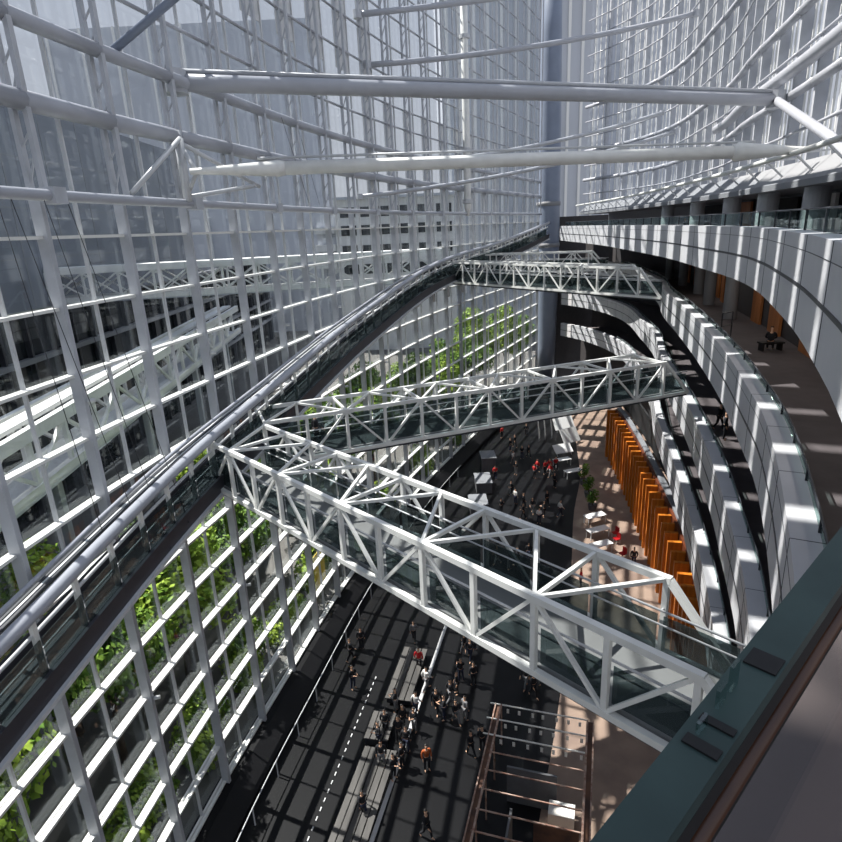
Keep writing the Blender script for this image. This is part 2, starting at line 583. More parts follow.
UPR = path_of(BALC, 8, 96, 3.6, 0, 4.8)
RZ = [29.0, 31.0, 33.0, 35.0, 37.0, 39.0, 41.0, 43.2, 45.4, 47.6, 49.8, 52, 54.5, 57]
wn = 40
for i in range(len(UPR) - 1):
    a, b = Vector(UPR[i]), Vector(UPR[i + 1])
    d = (b - a).normalized()
    nr = Vector((d.y, -d.x, 0))
    z0, z1 = 27.25, 58.0
    far = a.y > 66
    mb = MB()
    mb.obox((a + b) / 2 + nr * .2 + Vector((0, 0, (z0 + z1) / 2)), d * (b - a).length / 2, nr * .012, (0, 0, (z1 - z0) / 2))
    w = struct('window_%d' % wn, mb, M['gridglass'])
    wn += 1
    for f in ((.2, .4, .6, .8) if not far else (.25, .5, .75)):
        q = MB()
        q.obox(a.lerp(b, f) + nr * .15 + Vector((0, 0, (z0 + z1) / 2)), d * .035, nr * .05, (0, 0, (z1 - z0) / 2))
        q.build('mullion', M['white'], w)
    q = MB()
    q.obox(a + Vector((0, 0, (z0 + z1) / 2)), d * .14, nr * .30, (0, 0, (z1 - z0) / 2))
    q.build('jamb', M['rib'], w)
    for k, z in enumerate(RZ):
        q = MB()
        r = .24 if k in (1, 3, 6) else .085
        q.tube([a - nr * .3 + Vector((0, 0, z)), b - nr * .3 + Vector((0, 0, z))], r, 8)
        q.build('transom', M['tube'], w, True)

mb = MB()
mb.tube([(x, y, 32.1) for x, y, z in path_of(BALC, 10, 58, 1.6, 0, 4.2)], .36, 10)
struct('trim_4', mb, M['tube'], smooth=True)
# ------------------------------------------------------------------ the tall glass wall
ys = [-3.75 + 3.65 * i for i in range(28)]
nodes = [Vector((gx(y), y, 0)) for y in ys]
LOWZ = [0.9 + 2.03 * k for k in range(13)]      # ... up to about 26.4
HIGHZ = [28.8, 30.85, 32.85, 34.3, 36.3, 38.4, 40.5, 42.6, 44.7, 46.8, 49, 51.5, 54]
for i in range(len(nodes) - 1):
    a, b = nodes[i], nodes[i + 1]
    d = (b - a).normalized()
    nr = Vector((d.y, -d.x, 0))                 # towards the hall
    z0, z1 = .8, 66.0
    mb = MB()
    mb.obox((a + b) / 2 - nr * .25 + Vector((0, 0, (z0 + z1) / 2)), d * (b - a).length / 2, nr * .012, (0, 0, (z1 - z0) / 2))
    w = struct('window_%d' % (i + 1), mb, M['glass'])
    for f in (.5,):
        q = MB()
        zt = z1
        q.obox(a.lerp(b, f) - nr * .16 + Vector((0, 0, (z0 + zt) / 2)), d * .035, nr * .06, (0, 0, (zt - z0) / 2))
        q.build('mullion', M['frame'], w)
    for zb, zt, fr in ((18.2, 34.5, .42), (35.2, 47.0, .5), (47.0, z1, .82 if 14 < a.y < 33 else .5)):  # opaque panels added to cast sun stripes on parapets and floor
        if (46 < a.y < 80) if zb < 20 else b.y < (52 if zb < 40 else 75):
            lo = .01
            if 3 < a.y < 8 and zb > 30:
                lo, fr = (.2, .8) if a.y < 5 else (.5, .5)
            q = MB()
            q.obox(a.lerp(b, lo + fr / 2) - nr * .2 + Vector((0, 0, (zb + zt) / 2)), d * (b - a).length * fr / 2, nr * .03, (0, 0, (zt - zb) / 2))
            q.build('shadow_caster', M['frame'], w)
    for z in LOWZ:
        q = MB()
        q.obox((a + b) / 2 + nr * .03 + Vector((0, 0, z)), d * (b - a).length / 2, nr * .08, (0, 0, .045))
        q.obox((a + b) / 2 - nr * .14 + Vector((0, 0, z)), d * (b - a).length / 2, nr * .055, (0, 0, .045))
        q.build('transom', M['white'], w)
    for z in HIGHZ:
        q = MB()
        r = .27 if z < 29 else .22 if z < 31 else .075
        q.tube([a + nr * (.3 if r > .2 else 0) + Vector((0, 0, z)), b + nr * (.3 if r > .2 else 0) + Vector((0, 0, z))], r, 10)
        q.build('tie_tube' if r > .2 else 'transom', M['tube'], w, True)
for i, p in enumerate(nodes):
    d = (nodes[min(i + 1, 27)] - nodes[max(i - 1, 0)]).normalized()
    nr = Vector((d.y, -d.x, 0))
    z1 = 66.0
    mb = MB()
    mb.obox(p + nr * .08 + Vector((0, 0, 13.2)), d * .08, nr * .18, (0, 0, 13.2))
    col = struct('pillar', mb, M['rib'])
    up = MB()
    for t in (0, 1):
        up.obox(p + nr * (.0 + .42 * t) + Vector((0, 0, (26.4 + z1) / 2)), d * .09, nr * .07, (0, 0, (z1 - 26.4) / 2))
    z, kk = 26.6, 0
    while z < z1 - 1 and p.y < 60:
        up.bar(p + Vector((0, 0, z)), p + nr * .42 + Vector((0, 0, z + (.5 if kk % 2 else 1.0))), .05)
        z += 1.0
        kk += 1
    up.build('upper_rib', M['rib'], col)
    if i % 2 == 0:
        for z in (9.0, 15.0, 20.4):
            q = MB()
            q.tube([p + nr * .3 + Vector((0, 0, z)), p + nr * .5 + d * .1 + Vector((0, 0, z))], .07, 8)
            q.build('bracket_arm', M['frame'], col, True)

# ------------------------------------------------------------------ the giant column at the tip of the hall
CB = (20.9, 96.5, 0)
gc = thing('giant_column', 'giant blue-grey round column at the far tip of the hall', 'column', CB)
MB().lathe(CB, [(1.25, 0), (1.5, 6), (1.68, 14), (1.72, 24), (1.66, 36), (1.45, 50), (1.2, 62)], 32).build('shaft', M['column'], gc, True)
for z in (17.5, 21.5, 27.5):
    MB().lathe((CB[0], CB[1], z), [(1.72, 0), (1.8, .05), (1.8, .55), (1.72, .6)], 32).build('collar', M['soffit'], gc, True)

# ------------------------------------------------------------------ ramp along the glass wall
RZP = [(-6, 13.4), (0, 13.9), (10, 14.75), (16, 15.4), (21, 15.95), (30.5, 17.0), (41, 18.3), (54, 20.0), (72, 21.1), (92, 23.0)]


def rpath(off, dz, y0=-5, y1=92, step=1.5):
    return [(x, y, interp(RZP, y) + dz) for x, y, z in path_of(GLASS, y0, y1, step, 0, off)]


ramp = thing('ramp', 'long grey ramp climbing along the tall glass wall towards the far column', 'ramp', rpath(2.5, 0)[0])
MB().sweep(rpath(1.9, 0), [(-.5, .25), (.45, .25), (.45, .5), (-.5, .5)]).build('deck', M['rampdeck'], ramp)
MB().sweep(rpath(2.5, 0), [(-.28, 0), (.0, 0), (.06, .62), (-.22, .62)]).build('girder', M['girder'], ramp)
MB().sweep(rpath(2.5, 0), [(-.3, -.1), (.12, -.1), (.12, .02), (-.3, .02)]).build('bottom_flange', M['frame'], ramp)
MB().sweep(rpath(1.3, 0), [(-.1, 0), (.1, 0), (.1, .7), (-.1, .7)]).build('girder', M['girder'], ramp)
MB().tube(rpath(2.45, 2.2), .17, 12).build('handrail_tube', M['tube'], ramp, True)
gp = rpath(2.45, 0, step=.9)
al = along(gp, 1.55, .2)
for k, (p, d) in enumerate(al):
    nr = Vector((d.y, -d.x, 0)).normalized()
    q = MB()
    q.obox(p - nr * .12 + Vector((0, 0, 1.35)), Vector((d.x, d.y, 0)) * .07, nr * .05, (0, 0, .75))
    q.build('post', M['white'], ramp)
    if k + 1 < len(al):
        e = al[k + 1][0]
        q = MB()
        m0, m1 = p.lerp(e, .02), p.lerp(e, .98)
        zz = Vector((0, 0, 1))
        vs = []
        for s in (-.012, .012):
            vs += [m0 + nr * s + zz * .62, m1 + nr * s + zz * .62, m1 + nr * s + zz * 1.5, m0 + nr * s + zz * 1.5]
        q.add(vs, [(3, 2, 1, 0), (4, 5, 6, 7), (0, 1, 5, 4), (1, 2, 6, 5), (2, 3, 7, 6), (3, 0, 4, 7)])
        q.build('glass_panel', M['darkglass'], ramp)
for dz, r in ((1.6, .05), (1.1, .03)):
    MB().tube(rpath(2.3, dz), r, 6).build('rail', M['frame'], ramp, True)
for dz, r in ((1.9, .07), (1.5, .035), (1.1, .035), (.8, .035)):
    MB().tube(rpath(1.3, dz), r, 6).build('rail', M['dark' if r < .05 else 'tube'], ramp, True)
# narrow service gangway between ramp and glass
gw = thing('service_gangway', 'narrow dark service gangway of parallel bars between ramp and glass wall', 'gangway', rpath(.8, 1.2)[0])
for k in range(5):
    MB().sweep(rpath(.58 + .12 * k, 1.25), [(-.035, 0), (.035, 0), (.035, .1), (-.035, .1)]).build('runner', M['dark' if k % 2 == 0 else 'frame'], gw)
for p, d in along(rpath(.82, 1.2), 1.8, .4):
    nr = Vector((d.y, -d.x, 0)).normalized()
    q = MB()
    q.obox(p, d * .04, nr * .3, (0, 0, .05))
    q.build('cross_bar', M['dark'], gw)


# ------------------------------------------------------------------ truss bridges
def bridge(label, p0, p1, z, h, w, n, far_cut=0, bar=1.0, deckm='deck', par=0):
    """p0 -> p1: bottom chord of the near truss; far truss on the side of +Y; n bays; right end rakes down"""
    a, b = Vector((p0[0], p0[1], z)), Vector((p1[0], p1[1], z))
    d = (b - a).normalized()
    nn = Vector((-d.y, d.x, 0))
    if nn.y < 0:
        nn = -nn
    L = (b - a).length
    st = L / n
    Z = Vector((0, 0, h))
    up0 = Vector((0, 0, 1))
    r = thing('truss_bridge', label, 'footbridge', a)
    c, pw, dg = .15 * bar, .12 * bar, .085 * bar
    b_near = b
    for s in (0, 1):
        o = nn * w * s
        b = b_near - d * (far_cut if s else 0)
        MB().bar(a + o, b + o, c, c).build('bottom_chord', M['white'], r)
        MB().bar(a + o + Z, b + o + Z - d * st * .95, c, c).build('top_chord', M['white'], r)
        for i in range(n if not s else n - int(math.ceil(far_cut / st))):
            q = a + o + d * st * i
            MB().bar(q, q + Z, pw, pw, up=d).build('post', M['white'], r)
            if i < n - 1 - (math.ceil(far_cut / st) if s else 0):
                if i % 2 == par:
                    e0, e1 = q + Z, q + d * st
                else:
                    e0, e1 = q, q + d * st + Z
                MB().bar(e0, e1, dg).build('diagonal', M['white'], r)
        MB().bar(b - d * st * .97 + o + Z, b + o, c * .95).build('end_post', M['white'], r)
        # balustrade glass and rails inside the truss
        o2 = o + nn * (.16 if s == 0 else -.16)
        for i in range(n if not s else n - int(math.ceil(far_cut / st))):
            q = a + o2 + d * st * (i + .04)
            g = MB()
            g.obox(q + d * st * .46 + Vector((0, 0, .14 + h * .24)), d * st * .46, nn * .01, (0, 0, h * .24))
            g.build('glass_panel', M['darkglass'], r)
        MB().tube([a + o2 + Vector((0, 0, h * .62)), b + o2 + Vector((0, 0, h * .62))], .028, 6).build('handrail', M['frame'], r, True)
        hr = [c for c in r.children if c.name.startswith('handrail')][-1]
        for i in range(0, n, 2):
            q = a + o2 + d * st * i + Vector((0, 0, h * .62))
            MB().bar(q, q - nn * (.16 if s == 0 else -.16), .03).build('bracket', M['frame'], hr)
        MB().tube([a + o2 * 1.0 + nn * (.05 if s == 0 else -.05) + Vector((0, 0, h * .45)), b + o2 + nn * (.05 if s == 0 else -.05) + Vector((0, 0, h * .45))], .022, 6).build('handrail', M['frame'], r, True)
    b = b_near
    for i in range(n - int(math.ceil(far_cut / st))):
        q = a + d * st * i + Z
        if i % 2 == par:
            MB().bar(q, q + nn * w, dg * 1.1).build('cross_beam', M['white'], r)
            if i + 1 < n:
                MB().bar(q, q + d * st + nn * w, dg).build('top_brace', M['white'], r)
            if i > 0:
                MB().bar(q, q - d * st + nn * w, dg).build('top_brace', M['white'], r)
    for nm, m, e, za, zb in (('deck', deckm, .1, .01, .11), ('deck_underside', 'dark', .02, -.19, -.01)):
        mb = MB()
        q = [a + nn * e, b + nn * e, b - d * far_cut + nn * (w - e), a + nn * (w - e)]
        mb.add([p + up0 * za for p in q] + [p + up0 * zb for p in q], [(3, 2, 1, 0), (4, 5, 6, 7), (0, 1, 5, 4), (1, 2, 6, 5), (2, 3, 7, 6), (3, 0, 4, 7)])
        mb.build(nm, M[m], r)
    return r, a, d, nn, st


B1 = bridge('white steel truss footbridge crossing closest to the camera above the rusty booth', (-8.03, 21.3), (5.51, 6.85), 16.0, 1.8, 2.38, 12, far_cut=1.64, par=1)
B2 = bridge('white steel truss footbridge crossing behind the closest bridge, in front of the timber fins', (-6.35, 23.27), (14.45, 31.15), 16.0, 1.8, 2.36, 13)
B3 = bridge('white steel truss footbridge high up, its near truss ending at the upper striped parapet', (2.6, 59.6), (15.75, 38.9), 20.1, 1.8, 2.3, 14, far_cut=2.3, bar=.95)
B4 = bridge('farthest white steel truss footbridge, partly hidden behind another bridge near the column', (6.6, 66.5), (19.0, 61.0), 20.3, 1.8, 2.3, 8)

# ------------------------------------------------------------------ struts across the hall under the roof
def strut(label, a, b, r, ends, m='tube', seg=1, sag=0.0):
    a, b = Vector(a), Vector(b)
    t = thing('roof_strut', label, 'strut', a)
    if ends:
        k1 = 1.18
        pts = [a, a.lerp(b, .02), a.lerp(b, .13), a.lerp(b, .14), a.lerp(b, .86), a.lerp(b, .87), a.lerp(b, .98), b]
        rad = [r * .45, r * .5, r * k1, r, r, r * 1.5, r * .5, r * .45]
        MB().tube(pts[:3] + [pts[3]], 0, 14, rad[:4]).build('end_cone', M[m], t, True)
        MB().tube(pts[3:5], r, 14).build('shaft', M[m], t, True)
        MB().tube(pts[4:], 0, 14, rad[4:]).build('end_cone', M[m], t, True)
        d = (b - a).normalized()
        MB().tube([a.lerp(b, .1) + Vector((0, 0, r + .12)), a.lerp(b, .9) + Vector((0, 0, r + .12))], .05, 6).build('rod', M['frame'], t, True)
    else:
        pts = [a.lerp(b, k / 12) - Vector((0, 0, sag * 4 * (k / 12) * (1 - k / 12))) for k in range(13)]
        MB().tube(pts, r, 12).build('shaft', M[m], t, True)
        MB().lathe(a - Vector((0, 0, r * 1.4)), [(r * .5, 0), (r * 1.5, .05), (r * 1.5, r * 2.7), (r * .5, r * 2.8)], 10).build('node', M['rib'], t)
        MB().lathe(b - Vector((0, 0, r * 1.4)), [(r * .5, 0), (r * 1.5, .05), (r * 1.5, r * 2.7), (r * .5, r * 2.8)], 10).build('node', M['rib'], t)
    return t


s1 = strut('thick grey tube strut spanning the hall with a raking brace at its end', (-9.0, 26.5, 30.9), (20.3, 36.5, 30.9), .33, False)
MB().tube([(-9.0, 26.5, 31.3), (20.2, 36.4, 31.3)], .10, 8).build('upper_rod', M['rib'], s1, True)
MB().tube([(20.3, 36.5, 30.9), (17.2, 26.5, 27.8), (15.6, 20.5, 25.2)], .21, 12).build('raking_brace', M['tube'], s1, True)
strut('thick tube strut with tapered cone ends just above eye level', (-7.85, 23.35, 27.35), (16.1, 26.0, 27.35), .24, True, 'white')
strut('slim tube tie crossing the hall third above the cone ended strut', (-2.6, 48.0, 36.2), (24.6, 58, 41.2), .2, False, 'tube', sag=.5)
strut('slim tube tie crossing behind the thick strut, lower of the bright pair beside the mast', (-3.0, 47.0, 39.0), (26.0, 60, 45.5), .2, False, 'tube', sag=.3)
strut('slim dark tie low over the thick strut, ending past the far column', (-1.0, 52.0, 29.9), (25.5, 66, 35.0), .17, False, 'rib', sag=.6)
strut('slim dark tie just below the thick strut, running behind the mast', (-3.6, 45.5, 27.4), (23.6, 58, 32.2), .15, False, 'rib', sag=.6)
# vertical mast in front of the glass
mast = thing('mast', 'slim sunlit white vertical mast rising in front of the far glass wall', 'mast', (5.9, 66.0, 26.1))
MB().tube([(5.9, 66.0, 26.1), (5.9, 66.0, 27.0), (5.9, 66.0, 60.0)], 0, 12, [.12, .36, .36]).build('shaft', M['white'], mast, True)
for z in (27.3, 32.2, 37.4, 42.2):
    MB().lathe((5.9, 66.0, z), [(.36, 0), (.5, .05), (.5, .4), (.36, .45)], 12).build('clamp', M['frame'], mast)
tie = thing('tie_tube', 'straight horizontal tube along the glass wall at eye level reaching the column', 'tube', (gx(2) + .75, 2, 26.4))
MB().tube([(x, y, 26.35) for x, y, z in path_of(GLASS, 2, 94, 3.6, 0, .75)], .16, 10).build('shaft', M['tube'], tie, True)
for p, d in along(path_of(GLASS, 2, 94, 3.6, 26.35, .75), 7.3, 1.5)[:12]:
    MB().obox(p, d * .25, Vector((d.y, -d.x, 0)) * .22, (0, 0, .22)).build('clamp', M['rib'], tie)
# node frame where the cone ended strut meets the wall
nf = thing('node_frame', 'braced white steel node frame holding the cone ended strut to the glass wall', 'frame', (-8.6, 25.2, 26.4))
for a, b, r in (((-8.75, 25.2, 26.4), (-8.75, 25.2, 29.0), .16), ((-8.4, 24.4, 26.4), (-8.4, 24.4, 28.6), .12), ((-8.75, 25.2, 26.6), (-7.7, 23.5, 27.3), .08), ((-8.75, 25.2, 28.6), (-7.7, 23.5, 27.4), .08),
                ((-8.4, 24.4, 28.6), (-9.3, 21.6, 26.6), .09), ((-8.75, 25.2, 28.6), (-6.9, 29.6, 27.2), .09), ((-8.75, 25.2, 26.6), (-7.0, 29.0, 27.2), .09)):
    MB().tube([a, b], r, 8).build('brace', M['frame'], nf, True)
# dark raking tube at the top
t = tag(MB().tube([(-9.6, 22.6, 31.0), (-4.6, 23.6, 34.6)], .14, 8).build('raking_tube', M['column'], None, True), 'blue-grey raking tube rising from the thick wall tube at the top', 'tube')
# cables
for k, (x0, y0, z0, x1, y1, z1) in enumerate([(-10.2, 15.9, 26.3, -9.1, 15.4, 16.2), (-10.1, 16.3, 26.3, -8.6, 16.6, 15.7), (-9.9, 17.4, 26.3, -8.2, 17.2, 15.6), (-9.7, 18.2, 26.2, -8.0, 18.4, 15.9), (-6.2, 33.0, 30.6, -5.4, 34.0, 26.6), (-6.0, 36.5, 30.6, -5.2, 36.5, 26.6)]):
    o = MB().tube([(x0, y0, z0), (x1, y1, z1)], .011, 6).build('steel_cable', M['cable'], None, True)
    tag(o, 'thin dark stay cable dropping in front of the tall glass wall', 'cable', 'stay cables of the glass wall')

# ------------------------------------------------------------------ viewer's landing and its rail
ZR = 24.25                                   # coping height
C0 = Vector((0.189, 0.561, 0))
rd = Vector((0.740, 0.672, 0)).normalized()
rn = Vector((rd.y, -rd.x, 0))               # towards the landing
CW = 0.068
SJ = 1.6 + .23
C0 = C0 - rd * 1.6
C1 = C0 + rd * 8.4
mb = MB()
pts = [C0 + rn * -.14, C1 + rn * -.14, Vector((7.0, 6.2, 0)), Vector((14, 10, 0)), Vector((14, -6, 0)), Vector((0, -6, 0))]
mb.v = [(p.x, p.y, 22.7) for p in pts] + [(p.x, p.y, 23.4) for p in pts]
mb.f = [tuple(range(5, -1, -1)), tuple(range(6, 12))] + [(i, (i + 1) % 6, 6 + (i + 1) % 6, 6 + i) for i in range(6)]
struct('floor_landing', mb, M['landing'])
rail = thing('landing_rail', 'slate green glass topped balustrade with brown handrail edging the stone landing', 'balustrade', (C0.x, C0.y, 23.4))
up = Vector((0, 0, 1))
Lr = (C1 - C0).length


def rbox(s0, s1, o0, o1, z0, z1):
    m = MB()
    m.obox(C0 + rd * (s0 + s1) / 2 + rn * (o0 + o1) / 2 + up * (z0 + z1) / 2, rd * (s1 - s0) / 2, rn * (o1 - o0) / 2, up * (z1 - z0) / 2)
    return m


rbox(0, Lr, 0, CW, ZR - .03, ZR).build('coping', M['coping'], rail)
rbox(0, Lr, .006, .018, 23.2, ZR - .03).build('glass_panel', M['glass'], rail)
rbox(0, Lr, .046, CW, ZR - .075, ZR - .031).build('coping_edge', M['black'], rail)
hr = MB().tube([C0 + rn * .055 + up * (ZR - .14), C1 + rn * .055 + up * (ZR - .14)], .017, 12).build('handrail', M['handrail'], rail, True)
rbox(0, Lr, .034, .044, ZR - .27, ZR - .08).build('kick_panel', M['black'], rail)
for s in frange(.6, Lr - .3, 1.2):
    rbox(s - .02, s + .02, .02, .055, ZR - .165, ZR - .155).build('bracket', M['dark'], hr)
for s, l in ((SJ, .022), (SJ + .06, .016), (SJ + .24, .05)):
    rbox(s, s + l, .012, CW - .004, ZR + .0005, ZR + .004).build('joint_plate', M['black'], rail)
for s, t in ((SJ + .03, .02), (SJ + .10, .035), (SJ + .15, .05)):
    rbox(s, s + .03, .02, .026, ZR + .0005, ZR + t).build('glass_fin', M['railglass'], rail)

# ------------------------------------------------------------------ things on the hall floor
booth = thing('exhibit_booth', 'open rusty steel framed booth with hanging white cards on the hall floor', 'booth', (4.2, 20.0, 0))
bo, bd = Vector((3.3, 23.9, 0)), Vector((-.30, -.954, 0))
bs = Vector((.954, -.30, 0))
BW, BL, BZ = 4.1, 12.5, 2.5
for s in (0, 1):
    e0, e1 = bo + bs * BW * s + up * BZ, bo + bs * BW * s + bd * BL + up * BZ
    MB().bar(e0, e1, .09).build('side_rail', M['rust'], booth)
    MB().bar(e0 + bs * (-.28 if s == 0 else .28), e1 + bs * (-.28 if s == 0 else .28), .06).build('side_rail', M['rust'], booth)
    MB().obox((e0 + e1) / 2 + bs * (-.14 if s == 0 else .14) - up * .1, bd * BL / 2, bs * .13, (0, 0, .02)).build('side_panel', M['rustdark'], booth)
    for k in range(7):
        q = bo + bs * BW * s + bd * BL * k / 6
        MB().bar(q, q + up * BZ, .07).build('post', M['rust'], booth)
for k in range(14):
    q = bo + bd * (BL * k / 13) + up * BZ
    MB().bar(q - bs * (.55 if k < 3 else .1), q + bs * BW, .05).build('cross_bar', M['paper' if k < 3 else 'rust'], booth)
    cbar = [o for o in booth.children if o.name.startswith('cross_bar')][-1]
    if k < 3:
        for j in range(7):
            c = q + bs * (.35 + j * .58 + random.uniform(-.08, .08)) - up * .32
            MB().obox(c, bs * .06, bd * .012, (0, 0, .12)).build('card', M['paper'], cbar)
for (s, t, hw, hl, hz, mm) in ((.45, 3.0, 1.1, .05, 2.0, 'counter'), (.75, 5.2, .9, .05, 1.8, 'rustdark'), (.3, 6.6, .05, 1.6, 2.0, 'counter'), (.52, 8.3, .9, .3, .8, 'rustdark'), (.78, 3.6, .55, .35, .9, 'paper'), (.72, 7.2, .5, .5, .9, 'rust'), (.3, 9.5, .8, .4, .8, 'rustdark')):
    c = bo + bs * BW * s + bd * t + up * hz / 2
    MB().obox(c, bs * hw, bd * hl, (0, 0, hz / 2)).build('partition' if hz > 1.5 else 'counter', M[mm], booth)


def bench(label, x0, y0, x1, y1, w):
    a, b = Vector((x0, y0, 0)), Vector((x1, y1, 0))
    d = (b - a).normalized()
    s = Vector((d.y, -d.x, 0))
    t = thing('bench', label, 'bench', a)
    k = max(3, int(w / .32))
    for j in range(k):
        o = s * (w * (j + .5) / k)
        MB().obox((a + b) / 2 + o + up * .42, d * (b - a).length / 2, s * (w / k * .42), (0, 0, .03)).build('slat', M['bench'], t)
    for f in (.05, .35, .65, .95):
        q = a.lerp(b, f) + s * w / 2
        MB().obox(q + up * .19, d * .06, s * w * .45, (0, 0, .19)).build('leg', M['dark'], t)


bench('long slatted grey bench closest to the camera on the dark hall floor', -5.3, 17.0, -3.6, 23.8, 1.7)
bench('long slatted grey bench beside the white floor line', -2.75, 27.0, -1.7, 31.2, 1.5)
bench('short slatted bench between the two long benches', -3.7, 24.3, -3.3, 26.1, 1.3)
for k in range(22):
    y = 19.4 + k * .46
    o = MB().obox((-5.75 + (y - 19.4) * .245, y, .02), (.025, .1, 0), (.025, -.01, 0), (0, 0, .02)).build('floor_marker', M['line'])
    tag(o, 'small pale marker stud in the dotted row along the benches', 'floor marker', 'dotted row of floor markers')


def table(label, x, y, rz, w=1.9, l=.8):
    t = thing('table', label, 'table', (x, y, 0))
    c, s = math.cos(rz), math.sin(rz)
    ax, ay = Vector((c, s, 0)), Vector((-s, c, 0))
    o = Vector((x, y, 0))
    MB().obox(o + up * .73, ax * w / 2, ay * l / 2, (0, 0, .025)).build('tabletop', M['tablewhite'], t)
    for i in (-1, 1):
        for j in (-1, 1):
            MB().obox(o + ax * (w / 2 - .08) * i + ay * (l / 2 - .08) * j + up * .35, ax * .03, ay * .03, (0, 0, .35)).build('leg', M['frame'], t)


def chair(label, x, y, rz, grp=None):
    t = thing('chair', label, 'chair', (x, y, 0), grp)
    c, s = math.cos(rz), math.sin(rz)
    ax, ay = Vector((c, s, 0)), Vector((-s, c, 0))
    o = Vector((x, y, 0))
    MB().obox(o + up * .44, ax * .22, ay * .22, (0, 0, .03)).build('seat', M['plastic_red'], t)
    MB().obox(o + ay * .2 + up * .7, ax * .22, ay * .03, (0, 0, .22)).build('backrest', M['plastic_red'], t)
    for i in (-1, 1):
        for j in (-1, 1):
            MB().bar(o + ax * .18 * i + ay * .18 * j, o + ax * .18 * i + ay * .18 * j + up * .42, .03).build('leg', M['frame'], t)


table('white table at the planter end of the sunlit row of white tables', 14.7, 46.9, .35)
table('white table in the middle of the sunlit row of white tables', 14.2, 44.4, .35)
table('white table at the camera end of the sunlit row of white tables', 13.7, 42.0, .35)
chair('red chair beside the middle white table on the sunlit floor', 15.6, 44.2, -1.2)
chair('red chair tucked at the middle white table, nearer the camera', 15.4, 43.2, -1.2)
chair('red chair past the camera end white table near the striped shadow', 15.1, 40.9, -1.2)
table('white table standing in front of the red dressed crowd', 15.4, 57.0, .3)
table('white table behind the red dressed crowd beside the slanted boards', 15.0, 60.2, .3)


def foliage_mesh(name, blobs, n, size, m, seed):
    rnd = random.Random(seed)
    mb = MB()
    tot = sum(b[3] ** 2 for b in blobs)
    for (cx, cy, cz, r) in blobs:
        for _ in range(int(n * r * r / tot)):
            v = Vector((rnd.gauss(0, 1), rnd.gauss(0, 1), rnd.gauss(0, 1))).normalized() * r * (rnd.random() ** .35)
            p = Vector((cx, cy, cz)) + v
            nrm = (v.normalized() + Vector((rnd.gauss(0, .6), rnd.gauss(0, .6), rnd.gauss(0, .6) + .4))).normalized()
            s = nrm.cross(Vector((rnd.random(), rnd.random(), .3))).normalized()
            t = nrm.cross(s)
            k = size * rnd.uniform(.6, 1.3)
            mb.add([p - s * k, p - t * k * .6, p + s * k, p + t * k * .6], [(0, 1, 2, 3)])
    return mb.mesh(name, m)


def planter(label, x, y, h, seed):
    t = thing('potted_plant', label, 'plant', (x, y, 0))
    MB().lathe((x, y, 0), [(.32, 0), (.42, .55), (.38, .55), (.36, .48)], 16).build('pot', M['counter'], t)
    MB().tube([(x, y, .45), (x + .05, y, h * .6)], .05, 6).build('stem', M['bark'], t)
    o = bpy.data.objects.new('foliage', foliage_mesh('foliage', [(0, 0, h * .75, .55), (.2, .1, h * .95, .4), (-.2, 0, h * .6, .4)], 260, .12, M['leaf2'], seed))
    o.parent = t
    COL.objects.link(o)


planter('potted green shrub nearest the red dressed crowd', 15.95, 55.0, 2.0, 1)
planter('potted green shrub in the middle of the planter row', 15.6, 52.1, 1.9, 2)
planter('potted green shrub closest to the sunlit white tables', 15.2, 49.4, 1.7, 3)

for lab, x, y, w, l, h in (('low grey counter block closest to the camera beside the dark plinth', 4.9, 50.5, 1.6, 2.2, 1.0), ('grey counter block in the middle beside the walking visitors', 5.9, 55.2, 1.5, 2.6, 1.1), ('grey counter block farthest along the row of counters', 7.0, 60.3, 1.5, 2.2, 1.6)):
    t = thing('counter', lab, 'counter', (x, y, 0))
    MB().box(x - w / 2, x + w / 2, y - l / 2, y + l / 2, 0, h).build('body', M['counter'], t)
    MB().box(x - w / 2 - .06, x + w / 2 + .06, y - l / 2 - .06, y + l / 2 + .06, h, h + .06).build('worktop', M['soffit'], t)
# slanted exhibit boards near the fins
for k, (x, y, rz, w, h, tl) in enumerate([(18.4, 77.5, .5, 2.6, 2.4, .5), (18.0, 71.0, .2, 2.6, 1.9, .7), (17.7, 66.3, .45, 2.4, 1.8, .6), (15.9, 69.0, 1.2, .5, 5.0, .1), (15.0, 68.6, 1.2, .5, 5.0, .1), (14.2, 68.2, 1.2, .5, 5.0, .1), (16.0, 63.0, .3, 2.2, 1.2, .9)]):
    t = thing('exhibit_board', ['slanted white exhibit board farthest behind the bridge', 'slanted white exhibit board second from the far end', 'slanted white exhibit board beside the first timber fin', 'tall white banner panel closest to the slanted boards', 'tall white banner panel in the middle of three', 'tall white banner panel farthest from the timber fins', 'low slanted white exhibit board beside the potted shrubs'][k], 'exhibit board', (x, y, 0))
    c, s = math.cos(rz), math.sin(rz)
    ax = Vector((c, s, 0))
    nv = Vector((-s, c, 0))
    vv = (up * math.cos(tl) + nv * math.sin(tl))
    MB().obox(Vector((x, y, .35)) + vv * h / 2, ax * w / 2, vv * h / 2, vv.cross(ax) * .03).build('panel', M['tablewhite'], t)
    for i in (-1, 1):
        MB().bar(Vector((x, y, 0)) + ax * w * .4 * i, Vector((x, y, .35)) + ax * w * .4 * i + vv * h * .6, .05).build('leg', M['frame'], t)

